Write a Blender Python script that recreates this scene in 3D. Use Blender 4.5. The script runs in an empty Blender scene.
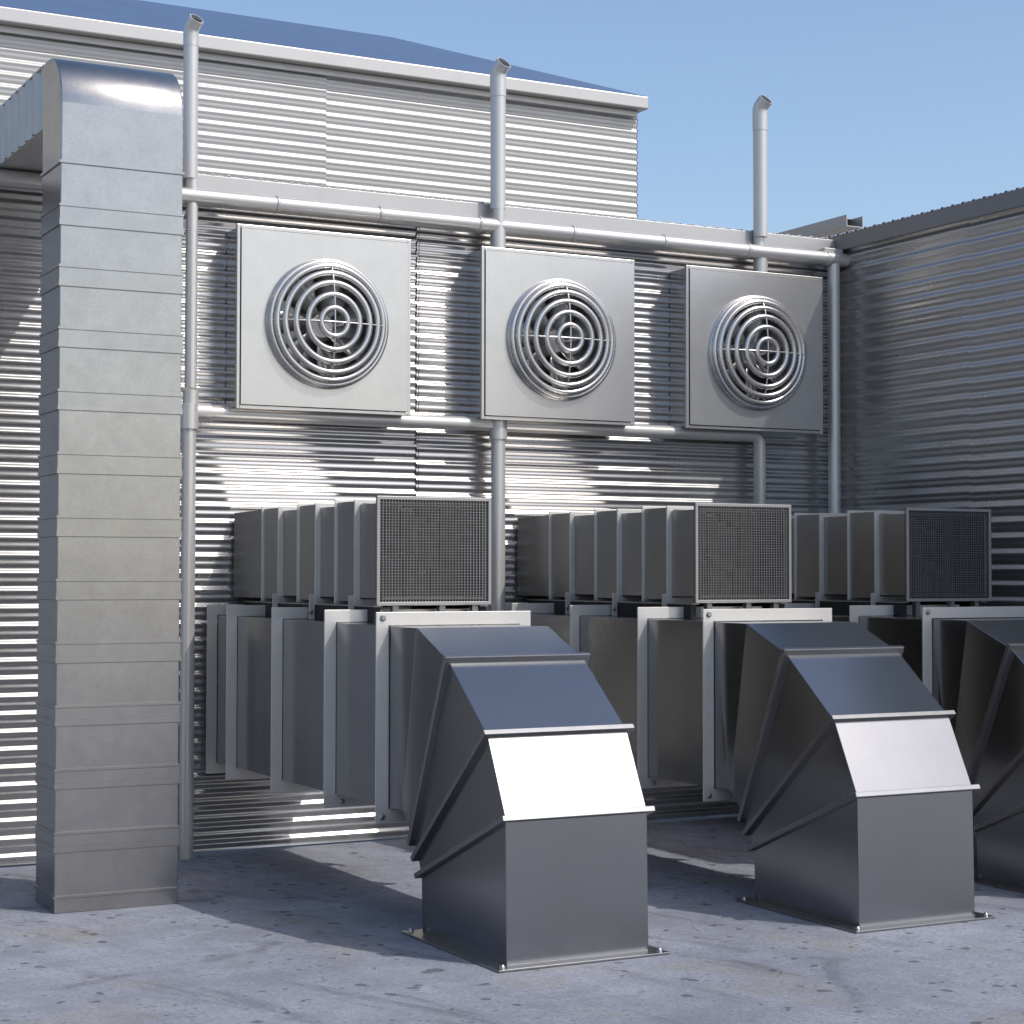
import bpy, math, random
from mathutils import Vector, Matrix
R = math.radians
random.seed(7)
S = bpy.context.scene
COL = S.collection

# ------------------------------------------------------------------ camera
F, YAW, PITCH, ROLL = 1881.7, 0.4852, 0.0329, -0.0011
cd = bpy.data.cameras.new('camera'); cam = bpy.data.objects.new('camera', cd); COL.objects.link(cam)
cd.sensor_fit = 'HORIZONTAL'; cd.sensor_width = 36.0; cd.lens = F / 1024.0 * 36.0
cd.clip_start = 0.1; cd.clip_end = 3000
cam.location = (0, -11.367, 1.75)
fw = Vector((math.sin(YAW) * math.cos(PITCH), math.cos(YAW) * math.cos(PITCH), math.sin(PITCH)))
rt = Vector((math.cos(YAW), -math.sin(YAW), 0)); up = rt.cross(fw)
rt2 = rt * math.cos(ROLL) + up * -math.sin(ROLL); up2 = up * math.cos(ROLL) + rt * math.sin(ROLL)
cam.rotation_euler = Matrix((rt2, up2, -fw)).transposed().to_euler()
S.camera = cam

# ------------------------------------------------------------------ light
SUN_EL, SUN_AZ = R(47.3), math.atan2(0.57, -0.82)     # azimuth of the sun measured from +Y towards +X
W = bpy.data.worlds.new('World'); S.world = W; W.use_nodes = True
wn, wl = W.node_tree.nodes, W.node_tree.links
sky = wn.new('ShaderNodeTexSky'); sky.sky_type = 'NISHITA'; sky.sun_disc = False
sky.sun_elevation = SUN_EL; sky.sun_rotation = SUN_AZ
sky.altitude = 0; sky.air_density = 1.0; sky.dust_density = 2.0; sky.ozone_density = 2.2
bg = wn['Background']; bg.inputs['Strength'].default_value = 0.15
wl.new(sky.outputs[0], bg.inputs['Color'])
sl = bpy.data.lights.new('sun', 'SUN'); sun = bpy.data.objects.new('sun', sl); COL.objects.link(sun)
sl.energy = 2.0; sl.angle = R(0.5); sl.color = (1.0, 0.975, 0.94)
sd = Vector((math.sin(SUN_AZ) * math.cos(SUN_EL), math.cos(SUN_AZ) * math.cos(SUN_EL), math.sin(SUN_EL)))
sun.rotation_euler = sd.to_track_quat('Z', 'Y').to_euler()
sun.location = (8, -12, 14)
S.view_settings.view_transform = 'Standard'; S.view_settings.look = 'None'
S.view_settings.exposure = 0.3; S.view_settings.gamma = 1.0
S.render.resolution_x = 1024; S.render.resolution_y = 1024

# ------------------------------------------------------------------ materials
def metal(name, col, rough, var=0.06, scale=6.0, rvar=0.08, bump=0.0, bscale=2.5, metallic=1.0, grain=0.0, streak=None, spangle=0.0):
    col = (col[0] * 1.04, col[1] * 1.0, col[2] * .935)     # warm tint put into every metal to offset the blue sky light
    m = bpy.data.materials.new(name); m.use_nodes = True
    nt = m.node_tree; n, l = nt.nodes, nt.links; p = n['Principled BSDF']
    p.inputs['Metallic'].default_value = metallic
    tc = n.new('ShaderNodeTexCoord'); mp = n.new('ShaderNodeMapping'); l.new(tc.outputs['Object'], mp.inputs[0])
    if streak: mp.inputs['Scale'].default_value = streak
    nz = n.new('ShaderNodeTexNoise'); nz.inputs['Scale'].default_value = scale; nz.inputs['Detail'].default_value = 8; nz.inputs['Roughness'].default_value = .65
    l.new(mp.outputs[0], nz.inputs['Vector'])
    cr = n.new('ShaderNodeMapRange'); cr.inputs['From Min'].default_value = .3; cr.inputs['From Max'].default_value = .7
    cr.inputs['To Min'].default_value = 1 - var; cr.inputs['To Max'].default_value = 1 + var
    l.new(nz.outputs['Fac'], cr.inputs['Value'])
    fac = cr.outputs[0]
    if spangle or grain:
        g = n.new('ShaderNodeTexNoise'); g.inputs['Scale'].default_value = 90; g.inputs['Detail'].default_value = 3
        l.new(tc.outputs['Object'], g.inputs['Vector'])
        gr = n.new('ShaderNodeMapRange'); a = spangle + grain
        gr.inputs['From Min'].default_value = .3; gr.inputs['From Max'].default_value = .7
        gr.inputs['To Min'].default_value = 1 - a; gr.inputs['To Max'].default_value = 1 + a
        l.new(g.outputs['Fac'], gr.inputs['Value'])
        mu = n.new('ShaderNodeMath'); mu.operation = 'MULTIPLY'; l.new(fac, mu.inputs[0]); l.new(gr.outputs[0], mu.inputs[1]); fac = mu.outputs[0]
    vm = n.new('ShaderNodeVectorMath'); vm.operation = 'SCALE'; vm.inputs[0].default_value = col; l.new(fac, vm.inputs['Scale'])
    l.new(vm.outputs[0], p.inputs['Base Color'])
    rr = n.new('ShaderNodeMapRange'); rr.inputs['From Min'].default_value = .3; rr.inputs['From Max'].default_value = .7
    rr.inputs['To Min'].default_value = rough - rvar * .5; rr.inputs['To Max'].default_value = rough + rvar
    n2 = n.new('ShaderNodeTexNoise'); n2.inputs['Scale'].default_value = scale * 2.3; n2.inputs['Detail'].default_value = 6
    l.new(mp.outputs[0], n2.inputs['Vector']); l.new(n2.outputs['Fac'], rr.inputs['Value']); l.new(rr.outputs[0], p.inputs['Roughness'])
    if bump:
        b = n.new('ShaderNodeTexNoise'); b.inputs['Scale'].default_value = bscale; b.inputs['Detail'].default_value = 1.5
        l.new(tc.outputs['Object'], b.inputs['Vector'])
        bp = n.new('ShaderNodeBump'); bp.inputs['Strength'].default_value = 1.0; bp.inputs['Distance'].default_value = bump
        l.new(b.outputs['Fac'], bp.inputs['Height']); l.new(bp.outputs[0], p.inputs['Normal'])
    return m

M = {}
M['wall'] = metal('corrugated_sheet', (.47, .475, .49), .25, .03, 3, .03, metallic=.78)
M['upper'] = metal('upper_sheet', (.455, .46, .47), .46, .03, 2, .04, metallic=.4)
M['right'] = metal('right_sheet', (.52, .515, .52), .28, .03, 3, .02, metallic=.8)
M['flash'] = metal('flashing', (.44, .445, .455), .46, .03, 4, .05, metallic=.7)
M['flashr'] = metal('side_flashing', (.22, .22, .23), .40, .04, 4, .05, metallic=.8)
M['pipe'] = metal('pipe_metal', (.58, .575, .57), .32, .02, 8, .04, metallic=.45)
M['gutter'] = metal('gutter_metal', (.54, .54, .54), .40, .02, 8, .04, metallic=.55)
M['fan'] = metal('fan_housing', (.54, .54, .54), .31, .04, 5, .02, grain=.03, metallic=.85)
M['fanside'] = metal('fan_side', (.50, .50, .51), .15, .03, 5, .03, metallic=.95)
M['chrome'] = metal('guard_wire', (.56, .56, .57), .26, .02, 8, .04, metallic=.85)
M['blade'] = metal('fan_blade', (.50, .50, .51), .36, .1, 8, .05, metallic=.6)
M['galv'] = metal('galvanised_sheet', (.385, .39, .40), .235, .08, 6, .04, bump=.004, bscale=1.1, spangle=.045)
M['duct'] = metal('duct_sheet', (.29, .305, .335), .205, .03, 3, .006, grain=.02)
M['flange'] = metal('flange_steel', (.64, .635, .63), .36, .03, 10, .03, grain=.02, metallic=.5)
M['seam'] = metal('seam_steel', (.30, .31, .33), .34, .04, 8, .03)
M['box'] = metal('box_sheet', (.31, .315, .33), .34, .04, 3, .02, grain=.02)
M['bolt'] = metal('bolt_steel', (.4, .4, .4), .3, .05, 20, .05)
M['mesh'] = metal('mesh_wire', (.25, .25, .26), .34, .1, 20, .05, metallic=.8)
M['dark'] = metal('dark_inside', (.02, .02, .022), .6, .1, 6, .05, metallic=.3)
M['slat'] = metal('filter_slat', (.045, .045, .05), .6, .7, 12, .05, metallic=.4)
M['rim'] = metal('grille_rim', (.36, .36, .37), .38, .03, 10, .03, metallic=.6)
M['run'] = metal('ribbed_run', (.50, .50, .50), .35, .05, 4, .05, metallic=.5)
M['shade_line'] = metal('seam_shade_tone', (.20, .20, .20), .35, .05, 10, .03, metallic=.9)  # grey of the painted shade lines under the column seams
M['roofm'] = metal('roof_sheet', (.42, .47, .60), .22, .03, 1.0, .03)

def ground_mat():
    m = bpy.data.materials.new('concrete'); m.use_nodes = True
    nt = m.node_tree; n, l = nt.nodes, nt.links; p = n['Principled BSDF']
    tc = n.new('ShaderNodeTexCoord')
    def noise(scale, det, rough=.6, vec=None, dist=0):
        z = n.new('ShaderNodeTexNoise'); z.inputs['Scale'].default_value = scale; z.inputs['Detail'].default_value = det
        z.inputs['Roughness'].default_value = rough; z.inputs['Distortion'].default_value = dist
        l.new(vec or tc.outputs['Object'], z.inputs['Vector']); return z.outputs['Fac']
    def ramp(f, a, b, c0, c1):
        r = n.new('ShaderNodeMapRange'); r.interpolation_type = 'SMOOTHSTEP'
        r.inputs['From Min'].default_value = a; r.inputs['From Max'].default_value = b
        r.inputs['To Min'].default_value = c0; r.inputs['To Max'].default_value = c1
        l.new(f, r.inputs['Value']); return r.outputs[0]
    def mul(a, b):
        x = n.new('ShaderNodeMath'); x.operation = 'MULTIPLY'; l.new(a, x.inputs[0])
        if isinstance(b, float): x.inputs[1].default_value = b
        else: l.new(b, x.inputs[1])
        return x.outputs[0]
    def mapping(scale, rot=(0, 0, 0)):
        a = n.new('ShaderNodeMapping'); a.inputs['Rotation'].default_value = rot; l.new(tc.outputs['Object'], a.inputs[0])
        q = n.new('ShaderNodeMapping'); q.inputs['Scale'].default_value = scale
        l.new(a.outputs[0], q.inputs[0]); return q.outputs[0]
    big = ramp(noise(.9, 8, .68), .32, .68, .80, 1.14)
    mid = ramp(noise(4, 12, .78), .3, .7, .78, 1.16)
    fine = ramp(noise(45, 7, .8), .3, .7, .78, 1.18)
    v = mul(mul(big, mid), fine)
    # cracks and darker runs, drawn out along one diagonal
    st = mul(ramp(noise(1.6, 10, .75, mapping((2.4, .5, 1), (0, 0, R(-21))), .5), .53, .68, 1.0, .62), ramp(noise(3.2, 8, .7, mapping((.8, 2.6, 1), (0, 0, R(10))), .4), .60, .72, 1.0, .80))
    v = mul(v, st)
    wv = n.new('ShaderNodeTexVoronoi'); wv.feature = 'DISTANCE_TO_EDGE'; wv.inputs['Scale'].default_value = .55
    nzv = n.new('ShaderNodeTexNoise'); nzv.inputs['Scale'].default_value = 2.4; nzv.inputs['Detail'].default_value = 6
    l.new(tc.outputs['Object'], nzv.inputs['Vector'])
    mx = n.new('ShaderNodeMix'); mx.data_type = 'VECTOR'; mx.inputs['Factor'].default_value = .16
    l.new(tc.outputs['Object'], mx.inputs[4]); l.new(nzv.outputs['Color'], mx.inputs[5]); l.new(mx.outputs[1], wv.inputs['Vector'])
    crackmask = ramp(noise(1.1, 3), .48, .6, 0, 1)
    crk = ramp(wv.outputs['Distance'], .004, .03, 1, 0)
    ck = mul(crk, crackmask); cki = ramp(ck, 0, 1, 1.0, .72); v = mul(v, cki)
    # small dark spots
    vo = n.new('ShaderNodeTexVoronoi'); vo.inputs['Scale'].default_value = 9; vo.inputs['Randomness'].default_value = 1
    l.new(mx.outputs[1], vo.inputs['Vector'])
    szn = ramp(noise(9, 3), .38, .66, .0, .27)
    lt = n.new('ShaderNodeMath'); lt.operation = 'LESS_THAN'; l.new(vo.outputs['Distance'], lt.inputs[0]); l.new(szn, lt.inputs[1])
    spot = ramp(lt.outputs[0], 0, 1, 1.0, .42); v = mul(v, spot)
    vo2 = n.new('ShaderNodeTexVoronoi'); vo2.inputs['Scale'].default_value = 21
    l.new(mx.outputs[1], vo2.inputs['Vector'])
    sz2 = ramp(noise(4, 3), .38, .65, .0, .27)
    lt2 = n.new('ShaderNodeMath'); lt2.operation = 'LESS_THAN'; l.new(vo2.outputs['Distance'], lt2.inputs[0]); l.new(sz2, lt2.inputs[1])
    v = mul(v, ramp(lt2.outputs[0], 0, 1, 1.0, .68))
    vm = n.new('ShaderNodeVectorMath'); vm.operation = 'SCALE'; l.new(v, vm.inputs['Scale'])
    cm = n.new('ShaderNodeMix'); cm.data_type = 'RGBA'
    cm.inputs[6].default_value = (.32, .33, .378, 1); cm.inputs[7].default_value = (.335, .325, .325, 1)
    l.new(ramp(noise(1.6, 5), .5, .68, 0, 1), cm.inputs['Factor'])
    l.new(cm.outputs[2], vm.inputs[0]); l.new(vm.outputs[0], p.inputs['Base Color'])
    p.inputs['Roughness'].default_value = .85
    bp = n.new('ShaderNodeBump'); bp.inputs['Strength'].default_value = .8; bp.inputs['Distance'].default_value = .010
    l.new(v, bp.inputs['Height']); l.new(bp.outputs[0], p.inputs['Normal'])
    return m
M['ground'] = ground_mat()

# ------------------------------------------------------------------ mesh helpers
class MB:
    def __init__(s): s.v, s.f, s.sm = [], [], []
    def add(s, vs, fs, smooth=False):
        b = len(s.v); s.v += [tuple(v) for v in vs]
        for f in fs: s.f.append(tuple(b + i for i in f)); s.sm.append(smooth)
        return s
    def box(s, x0, x1, y0, y1, z0, z1):
        vs = [(x, y, z) for z in (z0, z1) for y in (y0, y1) for x in (x0, x1)]
        return s.add(vs, [(0, 2, 3, 1), (4, 5, 7, 6), (0, 1, 5, 4), (2, 6, 7, 3), (0, 4, 6, 2), (1, 3, 7, 5)])
    def tube(s, pts, r, n=20, caps=True, smooth=True, inner=None):
        pts = [Vector(p) for p in pts]; rs = r if isinstance(r, (list, tuple)) else [r] * len(pts)
        rings = []; prev = None
        for i, p in enumerate(pts):
            if i == 0: t = (pts[1] - p).normalized()
            elif i == len(pts) - 1: t = (p - pts[i - 1]).normalized()
            else: t = ((pts[i + 1] - p).normalized() + (p - pts[i - 1]).normalized()).normalized()
            if prev is None:
                a = Vector((0, 0, 1)) if abs(t.z) < .9 else Vector((1, 0, 0)); u = t.cross(a).normalized()
            else: u = (prev - t * prev.dot(t)).normalized()
            prev = u; w = t.cross(u)
            k = 1.0
            if 0 < i < len(pts) - 1:
                c = (pts[i + 1] - p).normalized().dot(t); k = 1.0
            rings.append([p + (u * math.cos(2 * math.pi * j / n) + w * math.sin(2 * math.pi * j / n)) * rs[i] for j in range(n)])
        vs = [v for r_ in rings for v in r_]; fs = []
        for i in range(len(rings) - 1):
            for j in range(n):
                fs.append((i * n + j, i * n + (j + 1) % n, (i + 1) * n + (j + 1) % n, (i + 1) * n + j))
        s.add(vs, fs, smooth)
        if caps:
            s.add(rings[0], [tuple(range(n))[::-1]]); s.add(rings[-1], [tuple(range(n))])
        return s
    def torus(s, c, axis_pts, r, n=10, m=64, closed=True):
        pts = axis_pts; rings = []
        N = len(pts)
        vs, fs = [], []
        for i in range(N):
            p = Vector(pts[i]); t = (Vector(pts[(i + 1) % N]) - Vector(pts[i - 1])).normalized()
            u = (p - Vector(c)).normalized(); u = (u - t * u.dot(t)).normalized(); w = t.cross(u)
            for j in range(n): vs.append(p + (u * math.cos(2 * math.pi * j / n) + w * math.sin(2 * math.pi * j / n)) * r)
        for i in range(N):
            for j in range(n):
                a = i * n + j; b = i * n + (j + 1) % n; c2 = ((i + 1) % N) * n + (j + 1) % n; d = ((i + 1) % N) * n + j
                fs.append((a, b, c2, d))
        return s.add(vs, fs, True)
    def frame(s, x0, x1, z0, z1, w, y0, y1, wz=None):
        """rectangular ring plate in a plane of constant y"""
        wz = wz or w
        o = [(x0, z0), (x1, z0), (x1, z1), (x0, z1)]; i = [(x0 + w, z0 + wz), (x1 - w, z0 + wz), (x1 - w, z1 - wz), (x0 + w, z1 - wz)]
        vs = [(x, y0, z) for x, z in o + i] + [(x, y1, z) for x, z in o + i]
        fs = []
        for k in range(4):
            j = (k + 1) % 4
            fs += [(k, j, 4 + j, 4 + k), (8 + k, 12 + k, 12 + j, 8 + j), (k, 8 + k, 8 + j, j), (4 + k, 4 + j, 12 + j, 12 + k)]
        return s.add(vs, fs)
    def build(s, name, mat, parent=None, bevel=0, seg=2, smooth_all=False, origin=None):
        me = bpy.data.meshes.new(name)
        o_ = Vector(origin) if origin else Vector((0, 0, 0))
        me.from_pydata([tuple(Vector(v) - o_) for v in s.v], [], s.f)
        for p, f in zip(me.polygons, s.sm): p.use_smooth = f or smooth_all
        me.materials.append(M[mat] if isinstance(mat, str) else mat); me.update()
        import bmesh
        bm = bmesh.new(); bm.from_mesh(me); bmesh.ops.recalc_face_normals(bm, faces=bm.faces); bm.to_mesh(me); bm.free()
        o = bpy.data.objects.new(name, me); COL.objects.link(o); o.location = o_
        if parent: o.parent = parent
        if bevel:
            b = o.modifiers.new('bevel', 'BEVEL'); b.width = bevel; b.segments = seg; b.limit_method = 'ANGLE'; b.angle_limit = R(35)
        return o

def tag(o, label=None, cat=None, group=None, kind=None):
    for k, v in (('label', label), ('category', cat), ('group', group), ('kind', kind)):
        if v: o[k] = v
    return o
def empty(name, loc=(0, 0, 0), **k):
    o = bpy.data.objects.new(name, None); COL.objects.link(o); o.location = loc; o.empty_display_size = .2
    return tag(o, **k)
def copy_tree(o, parent=None):
    c = o.copy(); COL.objects.link(c); c.parent = parent
    for ch in list(o.children): copy_tree(ch, c)
    return c

A1, A2 = .0042, .0047      # a large and a small rib in every pitch
def corr(axis, const, a0, a1, z0, z1, pitch=.106, amp=.0175, phase=0.0, sgn=-1, hs=None):
    """corrugated sheet with horizontal ribs: axis 'x' -> sheet spans x at y=const, axis 'y' -> spans y at x=const"""
    b = MB(); N = max(2, int((z1 - z0) / pitch * 22)); vs = []
    for i in range(N + 1):
        z = z0 + (z1 - z0) * i / N; h1, h2 = hs or (A1, A2); t_ = 2 * math.pi * (z - phase - .070) / pitch; d = const + sgn * (.010 - h1 * math.sin(t_) - h2 * math.sin(2 * t_))
        for a in (a0, a1): vs.append((a, d, z) if axis == 'x' else (d, a, z))
    b.add(vs, [(2 * i, 2 * i + 1, 2 * i + 3, 2 * i + 2) for i in range(N)], True)
    return b
PH = 0.0

# ------------------------------------------------------------------ ground
g = MB(); g.add([(-400, -400, 0), (400, -400, 0), (400, 400, 0), (-400, 400, 0)], [(0, 1, 2, 3)])
tag(g.build('ground', 'ground'), kind='structure')

# ------------------------------------------------------------------ lower building (back wall)
WT = 4.20
lb = empty('metal_building', (0, 0, 0), label='long low wall of horizontally corrugated silver sheet carrying the three round fans', cat='building')
def panel(parent, *a, mat='wall', **k): return corr(*a, **k).build('wall_panel', mat, parent)
jx = [-3.0, 0.6, 3.05, 5.28, 5.50, 7.13, 8.74]
panel(lb, 'x', 0.006, -6.0, 2.2, .012, WT, phase=PH)
panel(lb, 'x', 0.012, 2.2, 5.31, .012, WT, phase=PH)
panel(lb, 'x', 0.004, 5.27, 7.14, .012, WT, phase=PH - .014)
panel(lb, 'x', 0.010, 7.13, 8.74, .012, WT, phase=PH - .014)
# overlap edges of the sheets
corr('x', -0.001, 5.285, 5.48, .012, WT, phase=PH - .014).build('lap_strip', 'wall', lb)
MB().box(-6, 8.70, -.075, -.055, 4.055, 4.255).build('fascia', 'flash', lb, bevel=.003)  # lower part extended out of view behind the gutter to block sun on wall
MB().box(-6, 8.70, -.055, .02, 4.175, 4.24).build('eave_board', 'flash', lb)
# roof with small ribs running away from the eave
def roof_sheet(x0, x1, y0, y1, z0, z1, pitch=.053, amp=.011, per=8):
    b = MB(); N = int((x1 - x0) / pitch * per); vs = []
    for i in range(N + 1):
        x = x0 + (x1 - x0) * i / N; d = amp * (.75 * math.sin(2 * math.pi * x / pitch) + .45 * math.sin(math.pi * x / pitch))
        vs += [(x, y0, z0 + d), (x, y1, z1 + d)]
    b.add(vs, [(2 * i, 2 * i + 1, 2 * i + 3, 2 * i + 2) for i in range(N)], True); return b
rf = roof_sheet(-6, 8.72, -.050, 4.42, 4.262, 4.50).build('roof', 'flash', lb)
so = rf.modifiers.new('thick', 'SOLIDIFY'); so.thickness = .006

# ------------------------------------------------------------------ upper building
UY = 4.40; UR = 9.70; UT = 6.33
ub = empty('upper_building', (0, UY, 0), label='taller corrugated building set back above the low roof with blue hipped roof', cat='building')
def loc_parent(o, p): o.parent = p; o.matrix_parent_inverse = Matrix.Translation(p.location).inverted(); return o
def P(o, p): return loc_parent(o, p)
P(corr('x', UY, -8, 6.40, 4.0, UT, phase=.03, hs=(.0062, .0030)).build('wall_panel', 'upper'), ub)
P(corr('x', UY + .006, 6.38, UR, 4.0, UT, phase=.018, hs=(.0062, .0030)).build('wall_panel', 'upper'), ub)
P(corr('y', UR, UY, UY + 8, 4.0, UT, phase=.03, sgn=1).build('side_wall_panel', 'upper'), ub)
P(MB().box(-8, UR + .045, UY - .16, UY + .05, 6.315, 6.44).build('fascia', 'flash', bevel=.012), ub)
P(MB().box(-8, UR - .02, UY - .055, UY - .03, 6.255, 6.312).build('soffit_trim', 'flash', bevel=.004), ub)
P(MB().box(UR + .002, UR + .045, UY + .05, UY + 8, 6.315, 6.44).build('side_fascia', 'flash', bevel=.012), ub)
d = 2.02; rz = 7.33
x1, y0, ze = UR + .04, UY - .14, 6.445
vs = [(-8, y0, ze), (x1, y0, ze), (7.93, y0 + d + .1, rz), (-8, y0 + d + .1, rz), (x1, y0 + 2 * d + .2, ze), (-8, y0 + 2 * d + .2, ze)]
P(MB().add(vs, [(0, 1, 2, 3), (1, 4, 2), (3, 2, 4, 5)]).build('hip_roof', 'roofm'), ub)

# ------------------------------------------------------------------ right building
RX = 8.74; RE = -5.0
rb = empty('side_building', (RX, 0, 0), label='dark corrugated side wall running forward from the inner corner at right', cat='building')
PR = .04
P(corr('y', RX + .004, -1.52, .02, .012, 4.22, phase=PR, sgn=-1, hs=(.0092, .0036)).build('wall_panel', 'right'), rb)
P(corr('y', RX, RE, -1.50, .012, 4.22, phase=PR - .006, sgn=-1, hs=(.0092, .0036)).build('wall_panel', 'right'), rb)
P(MB().box(RX + .03, 14, RE + .02, RE + .05, .0, 4.2).build('end_wall', 'right'), rb)
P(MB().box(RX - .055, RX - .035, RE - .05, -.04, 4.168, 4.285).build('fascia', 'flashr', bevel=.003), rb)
P(MB().box(RX - .035, RX + .03, RE - .05, -.04, 4.18, 4.25).build('eave_board', 'right'), rb)
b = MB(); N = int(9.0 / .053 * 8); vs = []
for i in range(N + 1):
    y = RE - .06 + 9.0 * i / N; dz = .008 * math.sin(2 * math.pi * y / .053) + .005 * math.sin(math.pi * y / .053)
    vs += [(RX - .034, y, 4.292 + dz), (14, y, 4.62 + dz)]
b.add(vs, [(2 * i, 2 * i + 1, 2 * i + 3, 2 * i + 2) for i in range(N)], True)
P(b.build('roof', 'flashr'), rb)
# box channel lying on the roof behind the inner corner
rbm = MB()
x0, x1, za, zb, ya, yb = 9.03, 9.19, 4.44, 4.53, .22, 5.5
rbm.box(x0, x0 + .006, ya, yb, za, zb); rbm.box(x0 + .006, x1, ya, yb, za, za + .006); rbm.box(x1 - .006, x1, ya, yb, za + .006, zb)
rbm.box(x0 + .006, x1 - .006, ya + .12, yb, zb - .006, zb)
tag(rbm.build('roof_channel', 'flash'), label='pale open-ended metal channel lying on the roof behind the inner corner', cat='metal channel')

# ------------------------------------------------------------------ gutter with downspout
GZ, GY, GR = 4.096, -.15, .050
gt = empty('gutter', (0, GY, GZ), label='round silver eaves gutter along the low roof with a downspout near the corner', cat='gutter')
P(MB().tube([(-6, GY, GZ), (8.735, GY, GZ)], GR, 28).build('gutter_tube', 'gutter'), gt)
for x in (4.22, 4.93, 5.66, 6.38, 7.12, 7.84, 8.55):
    P(MB().tube([(x - .012, GY, GZ), (x - .009, GY, GZ), (x + .009, GY, GZ), (x + .012, GY, GZ)], [GR + .001, GR + .006, GR + .006, GR + .001], 28).build('joint_ring', 'gutter'), gt)
P(MB().box(8.53, 8.70, GY - .01, -.076, GZ + .046, GZ + .078).build('end_bracket', 'gutter', bevel=.004), gt)
P(MB().tube([(8.625, -.14, .02), (8.625, -.14, GZ)], .047, 24).build('downspout', 'pipe'), gt)
for z in (3.42, 2.75):
    P(MB().tube([(8.625, -.14, z - .006), (8.625, -.14, z + .006)], .050, 24).build('pipe_joint', 'pipe'), gt)

# ------------------------------------------------------------------ pipes
def cap_pts(x, y, z, r):
    """45 degree bent hood, open to the right and front"""
    dx = Vector((.22, -.62, .62)).normalized()
    return [(x, y, z - .10), (x, y, z - .005), tuple(Vector((x, y, z + .012)) + dx * .012), tuple(Vector((x, y, z + .012)) + dx * .078)]
def hood(x, y, z, r, parent):
    b = MB(); pts = cap_pts(x, y, z, r)
    b.tube(pts, r, 24, caps=False); b.tube(pts, r - .008, 24, caps=False)
    # rim
    pa, pb = Vector(pts[2]), Vector(pts[3]); t = (pb - pa).normalized()
    u = t.cross(Vector((0, 0, 1))).normalized(); w = t.cross(u)
    ring = lambda rr, p: [p + (u * math.cos(2 * math.pi * j / 24) + w * math.sin(2 * math.pi * j / 24)) * rr for j in range(24)]
    b.add(ring(r, pb) + ring(r - .008, pb), [(j, (j + 1) % 24, 24 + (j + 1) % 24, 24 + j) for j in range(24)])
    o = b.build('hood', 'pipe'); P(o, parent)
    P(MB().add(ring(r - .0085, pb - t * .022), [tuple(range(24))]).build('hood_shade_disc', 'dark'), parent)  # dark disc added in the mouth to stand for the shade inside
PY = -.14
pw = empty('drain_pipework', (3.66, PY, 0), label='tall silver pipe beside the column, teed into a long level pipe under the fans', cat='pipe')
X1 = 3.655
P(MB().tube([(X1, PY, 0), (X1, PY, 2.72)], .045, 24).build('lower_pipe', 'pipe'), pw)
P(MB().tube([(X1, PY, 2.645), (X1, PY, 2.80)], .059, 28).build('tee', 'pipe', bevel=.004), pw)
P(MB().tube([(X1 + .01, PY + .0, 2.79), (X1 + .01, PY - .0, 2.885)], .050, 28).build('socket', 'pipe', bevel=.004), pw)
P(MB().tube([(X1 + .01, PY, 2.90), (X1 + .01, PY, 4.22)], .038, 24).build('middle_pipe', 'pipe'), pw)
P(MB().tube([(X1 - .003, PY, 4.205), (X1 - .003, PY, 5.07)], .046, 24).build('upper_pipe', 'pipe', bevel=.003), pw)
hood(X1 - .003, PY, 5.135, .048, pw)
HZ = 2.755
P(MB().tube([(X1, PY + .02, HZ), (X1 + .14, PY + .02, HZ)], .057, 28).build('tee_branch', 'pipe', bevel=.004), pw)
P(MB().tube([(X1 + .1, PY + .02, HZ), (7.91, PY + .02, HZ), (7.945, PY + .02, HZ - .012), (7.965, PY + .02, HZ - .045), (7.965, PY + .02, .02)], .047, 24).build('level_pipe', 'pipe'), pw)
X2 = 5.814
P(MB().tube([(X2, PY + .0, 2.655), (X2, PY, 2.79)], .060, 28).build('tee', 'pipe', bevel=.004), pw)
P(MB().tube([(X2, PY, .02), (X2, PY, 2.70)], .048, 24).build('drop_pipe', 'pipe'), pw)

def vent(x, y, name, label, zt, dr):
    t = empty(name, (x, y, 3.9), label=label, cat='vent pipe', group='hooded vent pipes rising from the fans')
    P(MB().tube([(x, y, 3.905), (x, y, 4.10)], .052, 26).build('pipe_base', 'pipe', bevel=.003), t)
    P(MB().tube([(x, y - dr, 4.05), (x, y - dr, 4.25)], .040, 24).build('pipe_neck', 'pipe'), t)
    P(MB().tube([(x, y, 4.21), (x, y, zt - .06)], .052, 26).build('pipe', 'pipe', bevel=.003), t)
    P(MB().tube([(x, y, zt - .16), (x, y, zt - .05)], .055, 26).build('pipe_sleeve', 'pipe', bevel=.002), t)
    hood(x, y, zt, .055, t)
    return t
vent(5.805, -.148, 'vent_pipe', 'hooded vent pipe crossing in front of the gutter above the middle fan', 5.135, .012)
vent(7.975, -.125, 'vent_pipe', 'hooded vent pipe above the right-hand fan, standing alone against the sky', 5.15, -.02)

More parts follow.
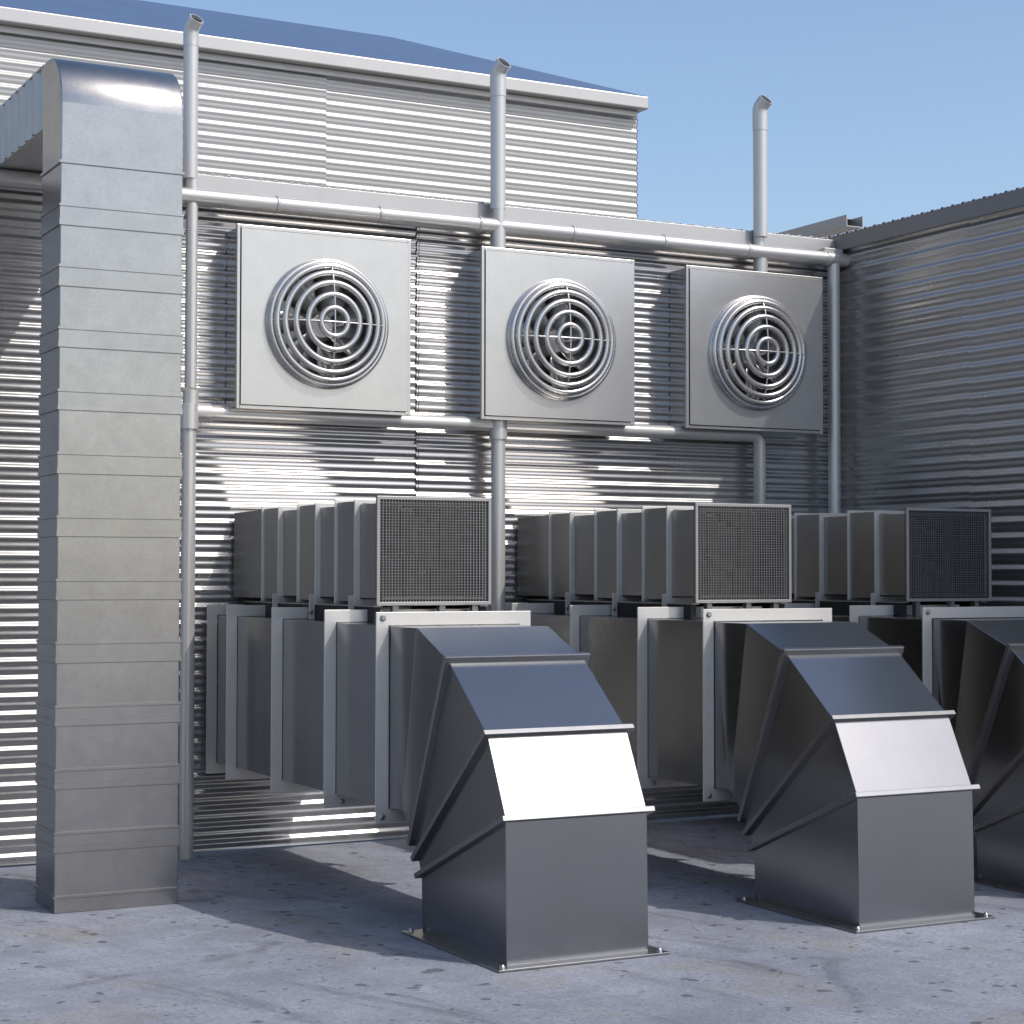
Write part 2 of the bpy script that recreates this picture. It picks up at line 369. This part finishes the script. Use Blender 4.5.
# ------------------------------------------------------------------ wall fans
def make_fan():
    w, h = 1.140, 1.102
    t = empty('wall_fan', (0, 0, 0))
    L = .026; cx, cz = w / 2 + .006, h / 2 - .016; hr = .412
    # housing: four walls with a front lip
    b = MB(); b.box(-L, 0 - .004, -.240, -.214, -L, h + L); b.box(w + .004, w + L, -.240, -.214, -L, h + L)
    b.box(-.004, w + .004, -.240, -.214, -L, -.004); b.box(-.004, w + .004, -.240, -.214, h + .004, h + L)
    b.build('front_rim', 'fan', t, bevel=.003)
    b = MB(); a_ = .004; b.box(-a_ - .006, -a_, -.214, -.002, -a_, h + a_); b.box(w + a_, w + a_ + .006, -.214, -.002, -a_, h + a_)
    b.box(-a_ - .006, w + a_ + .006, -.214, -.002, -a_ - .006, -a_); b.box(-a_ - .006, w + a_ + .006, -.214, -.002, h + a_, h + a_ + .006)
    b.build('housing', 'fanside', t)
    # front plate with a round hole
    b = MB(); n = 72; vs = []; fs = []
    circ = [(cx + hr * math.cos(2 * math.pi * i / n), cz + hr * math.sin(2 * math.pi * i / n)) for i in range(n)]
    def sq(i):
        a = 2 * math.pi * i / n; c, s_ = math.cos(a), math.sin(a)
        k = min((w / 2) / abs(c) if abs(c) > 1e-6 else 9, (h / 2) / abs(s_) if abs(s_) > 1e-6 else 9)
        return (w / 2 + k * c, h / 2 + k * s_)
    ang = [math.atan2(h / 2, w / 2)]
    outer = [sq(i) for i in range(n)]
    # snap nearest samples to the corners
    for qx, qz in ((0, 0), (w, 0), (0, h), (w, h)):
        j = min(range(n), key=lambda i: (outer[i][0] - qx) ** 2 + (outer[i][1] - qz) ** 2); outer[j] = (qx, qz)
    for y in (-.25, -.236):
        vs += [(x, y, z) for x, z in circ] + [(x, y, z) for x, z in outer]
    for i in range(n):
        j = (i + 1) % n
        fs += [(i, j, n + j, n + i), (2 * n + i, 3 * n + i, 3 * n + j, 2 * n + j), (n + i, n + j, 3 * n + j, 3 * n + i)]
    b.add(vs, fs)
    b.build('front_panel', 'fan', t, bevel=0)
    # round inlet throat
    vs = [(x, y, z) for y in (-.252, -.05) for x, z in circ]
    MB().add(vs, [(i, (i + 1) % n, n + (i + 1) % n, n + i) for i in range(n)], True).build('throat', 'blade', t)
    MB().box(.02, w - .02, -.046, -.040, .02, h - .02).build('back_plate', 'box', t)
    # rotor
    ro = MB().tube([(cx, -.16, cz), (cx, -.12, cz), (cx, -.05, cz)], [.075, .10, .10], 28).build('hub', 'blade', t, bevel=.006)
    for k in range(7):
        a0 = 2 * math.pi * k / 7 + .3; vs = []
        for q in range(7):
            rr = .09 + (.385 - .09) * q / 6
            for e in range(5):
                tt = e / 4 - .5; wd = .34 + .16 * q / 6
                a = a0 + tt * wd * (1.6 - .7 * q / 6) + .18 * q / 6
                vs.append((cx + rr * math.cos(a), -.105 + tt * .07 - .012 * math.cos(tt * 3), cz + rr * math.sin(a)))
        fs = [(q * 5 + e, q * 5 + e + 1, q * 5 + e + 6, q * 5 + e + 5) for q in range(6) for e in range(4)]
        o = MB().add(vs, fs, True).build('blade', 'blade', ro)
        so = o.modifiers.new('thick', 'SOLIDIFY'); so.thickness = .004
    # domed guard of seven rings and four ribs
    gd = None; H = .125
    def prof(i, K=7): a = math.pi / 2 * i / K; return .402 * math.sin(a), -.247 - H * math.cos(a) ** .9 if i < K else -.250
    for i in range(1, 8):
        r_, y = prof(i); m = 72
        pts = [(cx + r_ * math.cos(2 * math.pi * j / m), y, cz + r_ * math.sin(2 * math.pi * j / m)) for j in range(m)]
        o = MB().torus((cx, y, cz), pts, .0205 if i < 7 else .015, n=12).build('guard_ring', 'chrome', t)
    for vert in (0, 1):
        pts = []
        for q in range(-20, 21):
            a = math.pi / 2 * abs(q) / 20; r_ = .402 * math.sin(a) * (1 if q >= 0 else -1); y = -.256 - H * max(0, math.cos(a)) ** .9
            pts.append((cx, y, cz + r_) if vert else (cx + r_, y, cz))
        MB().tube(pts, .006, 10).build('guard_rib', 'chrome', t)
    return t
fan = make_fan()
fl = ['square wall fan nearest the column, round ringed guard on grey plate',
      'square wall fan in the middle of the three, below the pipe crossing the gutter',
      'square wall fan nearest the inner corner, beside the downspout']
for i, x in enumerate((3.9534, 5.6627, 7.2817)):
    o = fan if i == 0 else copy_tree(fan)
    o.location = (x, 0, 2.805); tag(o, label=fl[i], cat='wall fan', group='round-guarded fans on the corrugated wall')

# ------------------------------------------------------------------ tall duct column at left
ct = empty('duct_column', (2.786, -1.45, 0), label='tall square galvanised duct column with seams standing on the ground at left', cat='duct')
cx0, cx1, cyf, cyb = 2.460, 3.116, -1.662, -1.265
P(MB().box(cx0, cx1, cyf, cyb, 0, 3.895).build('duct_body', 'galv', bevel=.004), ct)
# elbow turning back towards the building
prof = [(cyf, 3.895)]
for k in range(0, 13):
    a = math.pi / 2 * k / 12; prof.append((cyf + .28 - .28 * math.cos(a), 4.21 + .287 * math.sin(a)))
prof += [(cyb, 4.497)]
b = MB(); n_ = len(prof)
bot = (cyb, 3.895)
vs = [(x, y, z) for x in (cx0, cx1) for y, z in prof + [bot]]
m_ = n_ + 1
b.add(vs, [tuple(range(m_)), tuple(range(m_, 2 * m_))[::-1]])
for i in range(m_):
    j = (i + 1) % m_
    b.add([vs[i], vs[j], vs[m_ + j], vs[m_ + i]], [(0, 1, 2, 3)], 0 < i < n_ - 1)
import bmesh
eo = b.build('top_bend', 'galv')
bm = bmesh.new(); bm.from_mesh(eo.data); bmesh.ops.remove_doubles(bm, verts=bm.verts, dist=1e-5); bmesh.ops.recalc_face_normals(bm, faces=bm.faces); bm.to_mesh(eo.data); bm.free()
P(eo, ct)
eo.modifiers.new('b', 'BEVEL').width = .006; eo.modifiers['b'].angle_limit = R(50); eo.modifiers['b'].segments = 2
# level run with upright ribs on its sides
b = MB(); rp = .165; vs = []; N = 240
for sx, x in ((-1, cx0 + .012), (1, cx1 - .012)):
    vs = []
    for i in range(N + 1):
        y = cyb + (4.39 - cyb) * i / N; d_ = .020 * math.sin(2 * math.pi * (y + 1.10) / rp) * min(1, i / 6)
        vs += [(x + sx * d_, y, 4.157), (x + sx * d_, y, 4.495)]
    b.add(vs, [(2 * i, 2 * i + 1, 2 * i + 3, 2 * i + 2) for i in range(N)], True)
b.box(cx0 + .002, cx1 - .002, cyb, 4.39, 4.151, 4.157); b.box(cx0 + .002, cx1 - .002, cyb, 4.39, 4.495, 4.500)
P(b.build('level_run', 'run'), ct)
s1 = [3.581, 3.262, 2.943, 2.616, 2.285, 1.959, 1.630, 1.303, .978, .653, .328]
s2 = [3.896, 3.670, 3.351, 3.027, 2.701, 2.374, 2.044, 1.716, 1.390, 1.062, .735, .410, .083]
for z in s1:
    b = MB(); p_ = .004
    b.box(cx0 - p_ - .003, cx1 + p_ + .003, cyf - p_ - .003, cyb + p_ + .003, z - .016, z + .014)
    P(b.build('seam_collar', 'galv'), ct)
    P(MB().box(cx0 - .0035, cx1 + .0035, cyf - .0035, cyb + .0035, z - .0200, z - .0165).build('seam_shade', 'shade_line'), ct)  # thin dark strip stands in for the contact shadow below the collar
    P(MB().box(cx0 - p_, cx1 + p_, cyf - p_, cyb + p_, z + .0145, z + .083).build('sleeve', 'galv'), ct)
for z in s2:
    P(MB().box(cx0 - .008, cx1 + .008, cyf - .008, cyb + .008, z - .006, z + .007).build('seam_collar', 'galv'), ct)
    P(MB().box(cx0 - .005, cx1 + .005, cyf - .005, cyb + .005, z - .0095, z - .0065).build('seam_shade', 'shade_line'), ct)  # contact shadow under the bead, painted as a dark strip

# ------------------------------------------------------------------ big floor-standing ducts
def bolt(x, y, z, axis, parent, r=.016):
    b = MB()
    if axis == 'y': b.tube([(x, y, z), (x, y - .006, z), (x, y - .012, z)], [r, r, r * .55], 12)
    else: b.tube([(x, y, z), (x, y, z + .008), (x, y, z + .016)], [r, r * .9, r * .5], 12)
    b.build('bolt', 'bolt', parent)
def make_duct():
    t = empty('elbow_duct', (0, 0, 0))
    x0, x1 = .068, .815                   # local x, flange left edge = 0
    f0, f1 = .0, .880
    zt, zb = 1.488, .572
    MB().box(x0, x1, -2.68, -.07, zb, zt).build('duct_body', 'duct', t, bevel=.004)
    for i, y in enumerate((-.062, -.430, -1.204, -2.001, -2.686)):
        fo = MB().frame(f0, f1, .502, 1.557, .066, y, y + .010).build('flange', 'flange', t, bevel=.0015)
        if i == 3: bolt(.105, y, .532, 'y', fo, .014)
        if i == 4:
            for bz in (1.527, .532): bolt(.036, y, bz, 'y', fo)
    e0, e1 = .097, .837
    out = [(-2.68, 1.486), (-2.955, 1.484), (-3.318, 1.335), (-3.722, 1.016), (-3.903, .655), (-3.915, .010)]
    inn = [(-2.68, .574), (-2.80, .572), (-2.925, .445), (-2.975, .372), (-3.020, .290), (-3.033, .010)]
    names = ['elbow_neck', 'elbow_segment', 'elbow_segment', 'elbow_segment', 'elbow_foot']
    for k in range(5):
        (ya, za), (yb, zb_) = out[k], out[k + 1]; (yc, zc), (yd, zd) = inn[k], inn[k + 1]
        xa0, xa1 = (x0 + .004, x1 - .004) if k == 0 else (e0, e1)
        vs = [(xa0, ya, za), (xa0, yc, zc), (xa1, yc, zc), (xa1, ya, za), (e0, yb, zb_), (e0, yd, zd), (e1, yd, zd), (e1, yb, zb_)]
        MB().add(vs, [(0, 1, 2, 3), (4, 7, 6, 5), (0, 4, 5, 1), (1, 5, 6, 2), (2, 6, 7, 3), (3, 7, 4, 0)]).build(names[k], 'duct', t, bevel=.003)
    for k in (2, 3, 4):                    # standing seams round the elbow joints
        O, I = Vector((0, out[k][0], out[k][1])), Vector((0, inn[k][0], inn[k][1]))
        a = (O - I).normalized(); nrm = Vector((0, a.z, -a.y))      # along the duct axis
        if nrm.z > 0: nrm = -nrm
        pr, th = .028, .013
        def ringv(e, s): return [Vector((x, 0, 0)) + p + s * nrm for x, p in ((e0 - e, O + a * e), (e1 + e, O + a * e), (e1 + e, I - a * e), (e0 - e, I - a * e))]
        vs = []
        for s in (-th, th): vs += ringv(pr, s) + ringv(-.004, s)
        fs = []
        for q in range(4):
            j = (q + 1) % 4
            fs += [(q, j, 4 + j, 4 + q), (8 + q, 12 + q, 12 + j, 8 + j), (q, 8 + q, 8 + j, j), (4 + q, 4 + j, 12 + j, 12 + q)]
        MB().add(vs, fs).build('elbow_flange', 'seam', t, bevel=.003)
    px0, px1, py0, py1 = .018, .905, -3.992, -3.008 + .05
    bp = MB().box(px0, px1, py0, py1, 0.002, .012).build('base_plate', 'seam', t, bevel=.002)
    for bx in (px0 + .035, px1 - .035):
        for by in (py0 + .035, py1 - .035): bolt(bx, by, .012, 'z', bp, .015)
    return t
duct = make_duct()
dl = ['large dark steel duct bending down to the ground nearest the tall column',
      'large dark steel duct bending down to the ground, middle one of the three',
      'large dark steel duct bending down at the right edge, beside the dark side wall']
for i, x in enumerate((3.808, 5.768, 7.312)):
    o = duct if i == 0 else copy_tree(duct)
    o.location = (x, 0, 0); tag(o, label=dl[i], cat='duct', group='large ducts bending down to the ground')

# ------------------------------------------------------------------ small grilled ducts above
def make_box():
    t = empty('grille_duct', (0, 0, 0))
    w, z0, z1 = .686, 1.581, 2.167
    def shell(name, e, ya, yb): MB().box(e, w - e, ya, yb, z0 + e, z1 - e).build(name, 'box', t, bevel=.003)
    # open-fronted body so the mesh looks into a dark hollow
    e = .036; b = MB(); th = .004
    for (a0, a1, c0, c1) in ((e, e + th, z0 + e, z1 - e), (w - e - th, w - e, z0 + e, z1 - e), (e + th, w - e - th, z0 + e, z0 + e + th), (e + th, w - e - th, z1 - e - th, z1 - e)):
        b.box(a0, a1, -2.128, -.375, c0, c1)
    b.build('duct_body', 'box', t, bevel=.002)
    for ya in (-.380, -.981, -1.557):
        yb = ya - .255
        MB().frame(.017, w - .017, z0 + .017, z1 - .017, .016, yb, ya + .003).build('sleeve', 'box', t, bevel=.002)
        MB().frame(0, w, z0, z1, .03, ya + .004, ya + .014).build('thin_flange', 'flange', t, bevel=.001)
        MB().frame(.004, w - .004, z0 - .008, z1 - .008, .036, yb - .014, yb - .002).build('flange', 'flange', t, bevel=.001)
    vs = [(x, y, z) for (y, ex, za, zb) in ((-.378, .034, z0 + .018, z1 - .018), (-.030, -.060, z0 + .022, z1 - .034)) for x, z in ((ex, za), (w - ex, za), (w - ex, zb), (ex, zb))]
    MB().add(vs, [(0, 1, 2, 3), (4, 7, 6, 5), (0, 4, 5, 1), (1, 5, 6, 2), (2, 6, 7, 3), (3, 7, 4, 0)]).build('wall_section', 'box', t, bevel=.003)
    # legs and rails that carry it
    for yb in (-.64, -1.235, -1.815):
        for sx in (0, 1):
            lx = -.030 if not sx else w - .004
            lg = MB().box(lx, lx + .034, yb - .010, yb - .004, 1.489, z0 + .05).build('leg', 'flange', t, bevel=.001)
            bolt(lx + .010, yb - .010, 1.53, 'y', lg, .013)
    for lx in (.006, w - .046):
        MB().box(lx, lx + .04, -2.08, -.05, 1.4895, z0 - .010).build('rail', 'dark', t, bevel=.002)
        MB().box(lx - .004, lx + .044, -2.10, -.04, z0 - .0095, z0 - .0025).build('rail_lip', 'rim', t)
    for lx in (.12, .40, .60): MB().box(lx, lx + .035, -2.08, -2.04, 1.489, z0 - .002).build('foot', 'seam', t)
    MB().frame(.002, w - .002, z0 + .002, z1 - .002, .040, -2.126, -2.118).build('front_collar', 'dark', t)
    gf = MB().frame(0, w, z0, z1, .018, -2.142, -2.127).build('grille_frame', 'rim', t, bevel=.0015)
    b = MB(); nx, nz = 36, 36; ax0, ax1, az0, az1 = .018, w - .018, z0 + .018, z1 - .018; r_ = .0020
    for i in range(1, nx):
        x = ax0 + (ax1 - ax0) * i / nx; b.box(x - r_, x + r_, -2.139, -2.1345, az0, az1)
    for i in range(1, nz):
        z = az0 + (az1 - az0) * i / nz; b.box(ax0, ax1, -2.134, -2.130, z - r_, z + r_)
    b.build('wire_mesh', 'mesh', gf)
    # filter slats standing behind the mesh
    rnd = random.Random(3); b = MB(); x = .05
    while x < w - .09:
        ww = rnd.uniform(.03, .09); zz = z0 + .03
        while zz < z1 - .05:
            hh = rnd.uniform(.06, .25); top = min(zz + hh, z1 - .03)
            if rnd.random() < .8: b.box(x, x + ww, -1.86 + rnd.uniform(-.0, .03), -1.80 + rnd.uniform(0, .02), zz, top)
            zz = top + rnd.uniform(.0, .012)
        x += ww + rnd.uniform(.004, .018)
    b.build('filter_slats', 'slat', t)
    return t
bx = make_box()
bl = ['steel box duct with wire mesh front above the duct nearest the column',
      'steel box duct with wire mesh front, middle one of the upper row',
      'steel box duct with wire mesh front nearest the dark side wall']
for i, x in enumerate((4.050, 6.078, 7.647)):
    o = bx if i == 0 else copy_tree(bx)
    o.location = (x, 0, 0); tag(o, label=bl[i], cat='grille duct', group='mesh-fronted box ducts above the large ducts')
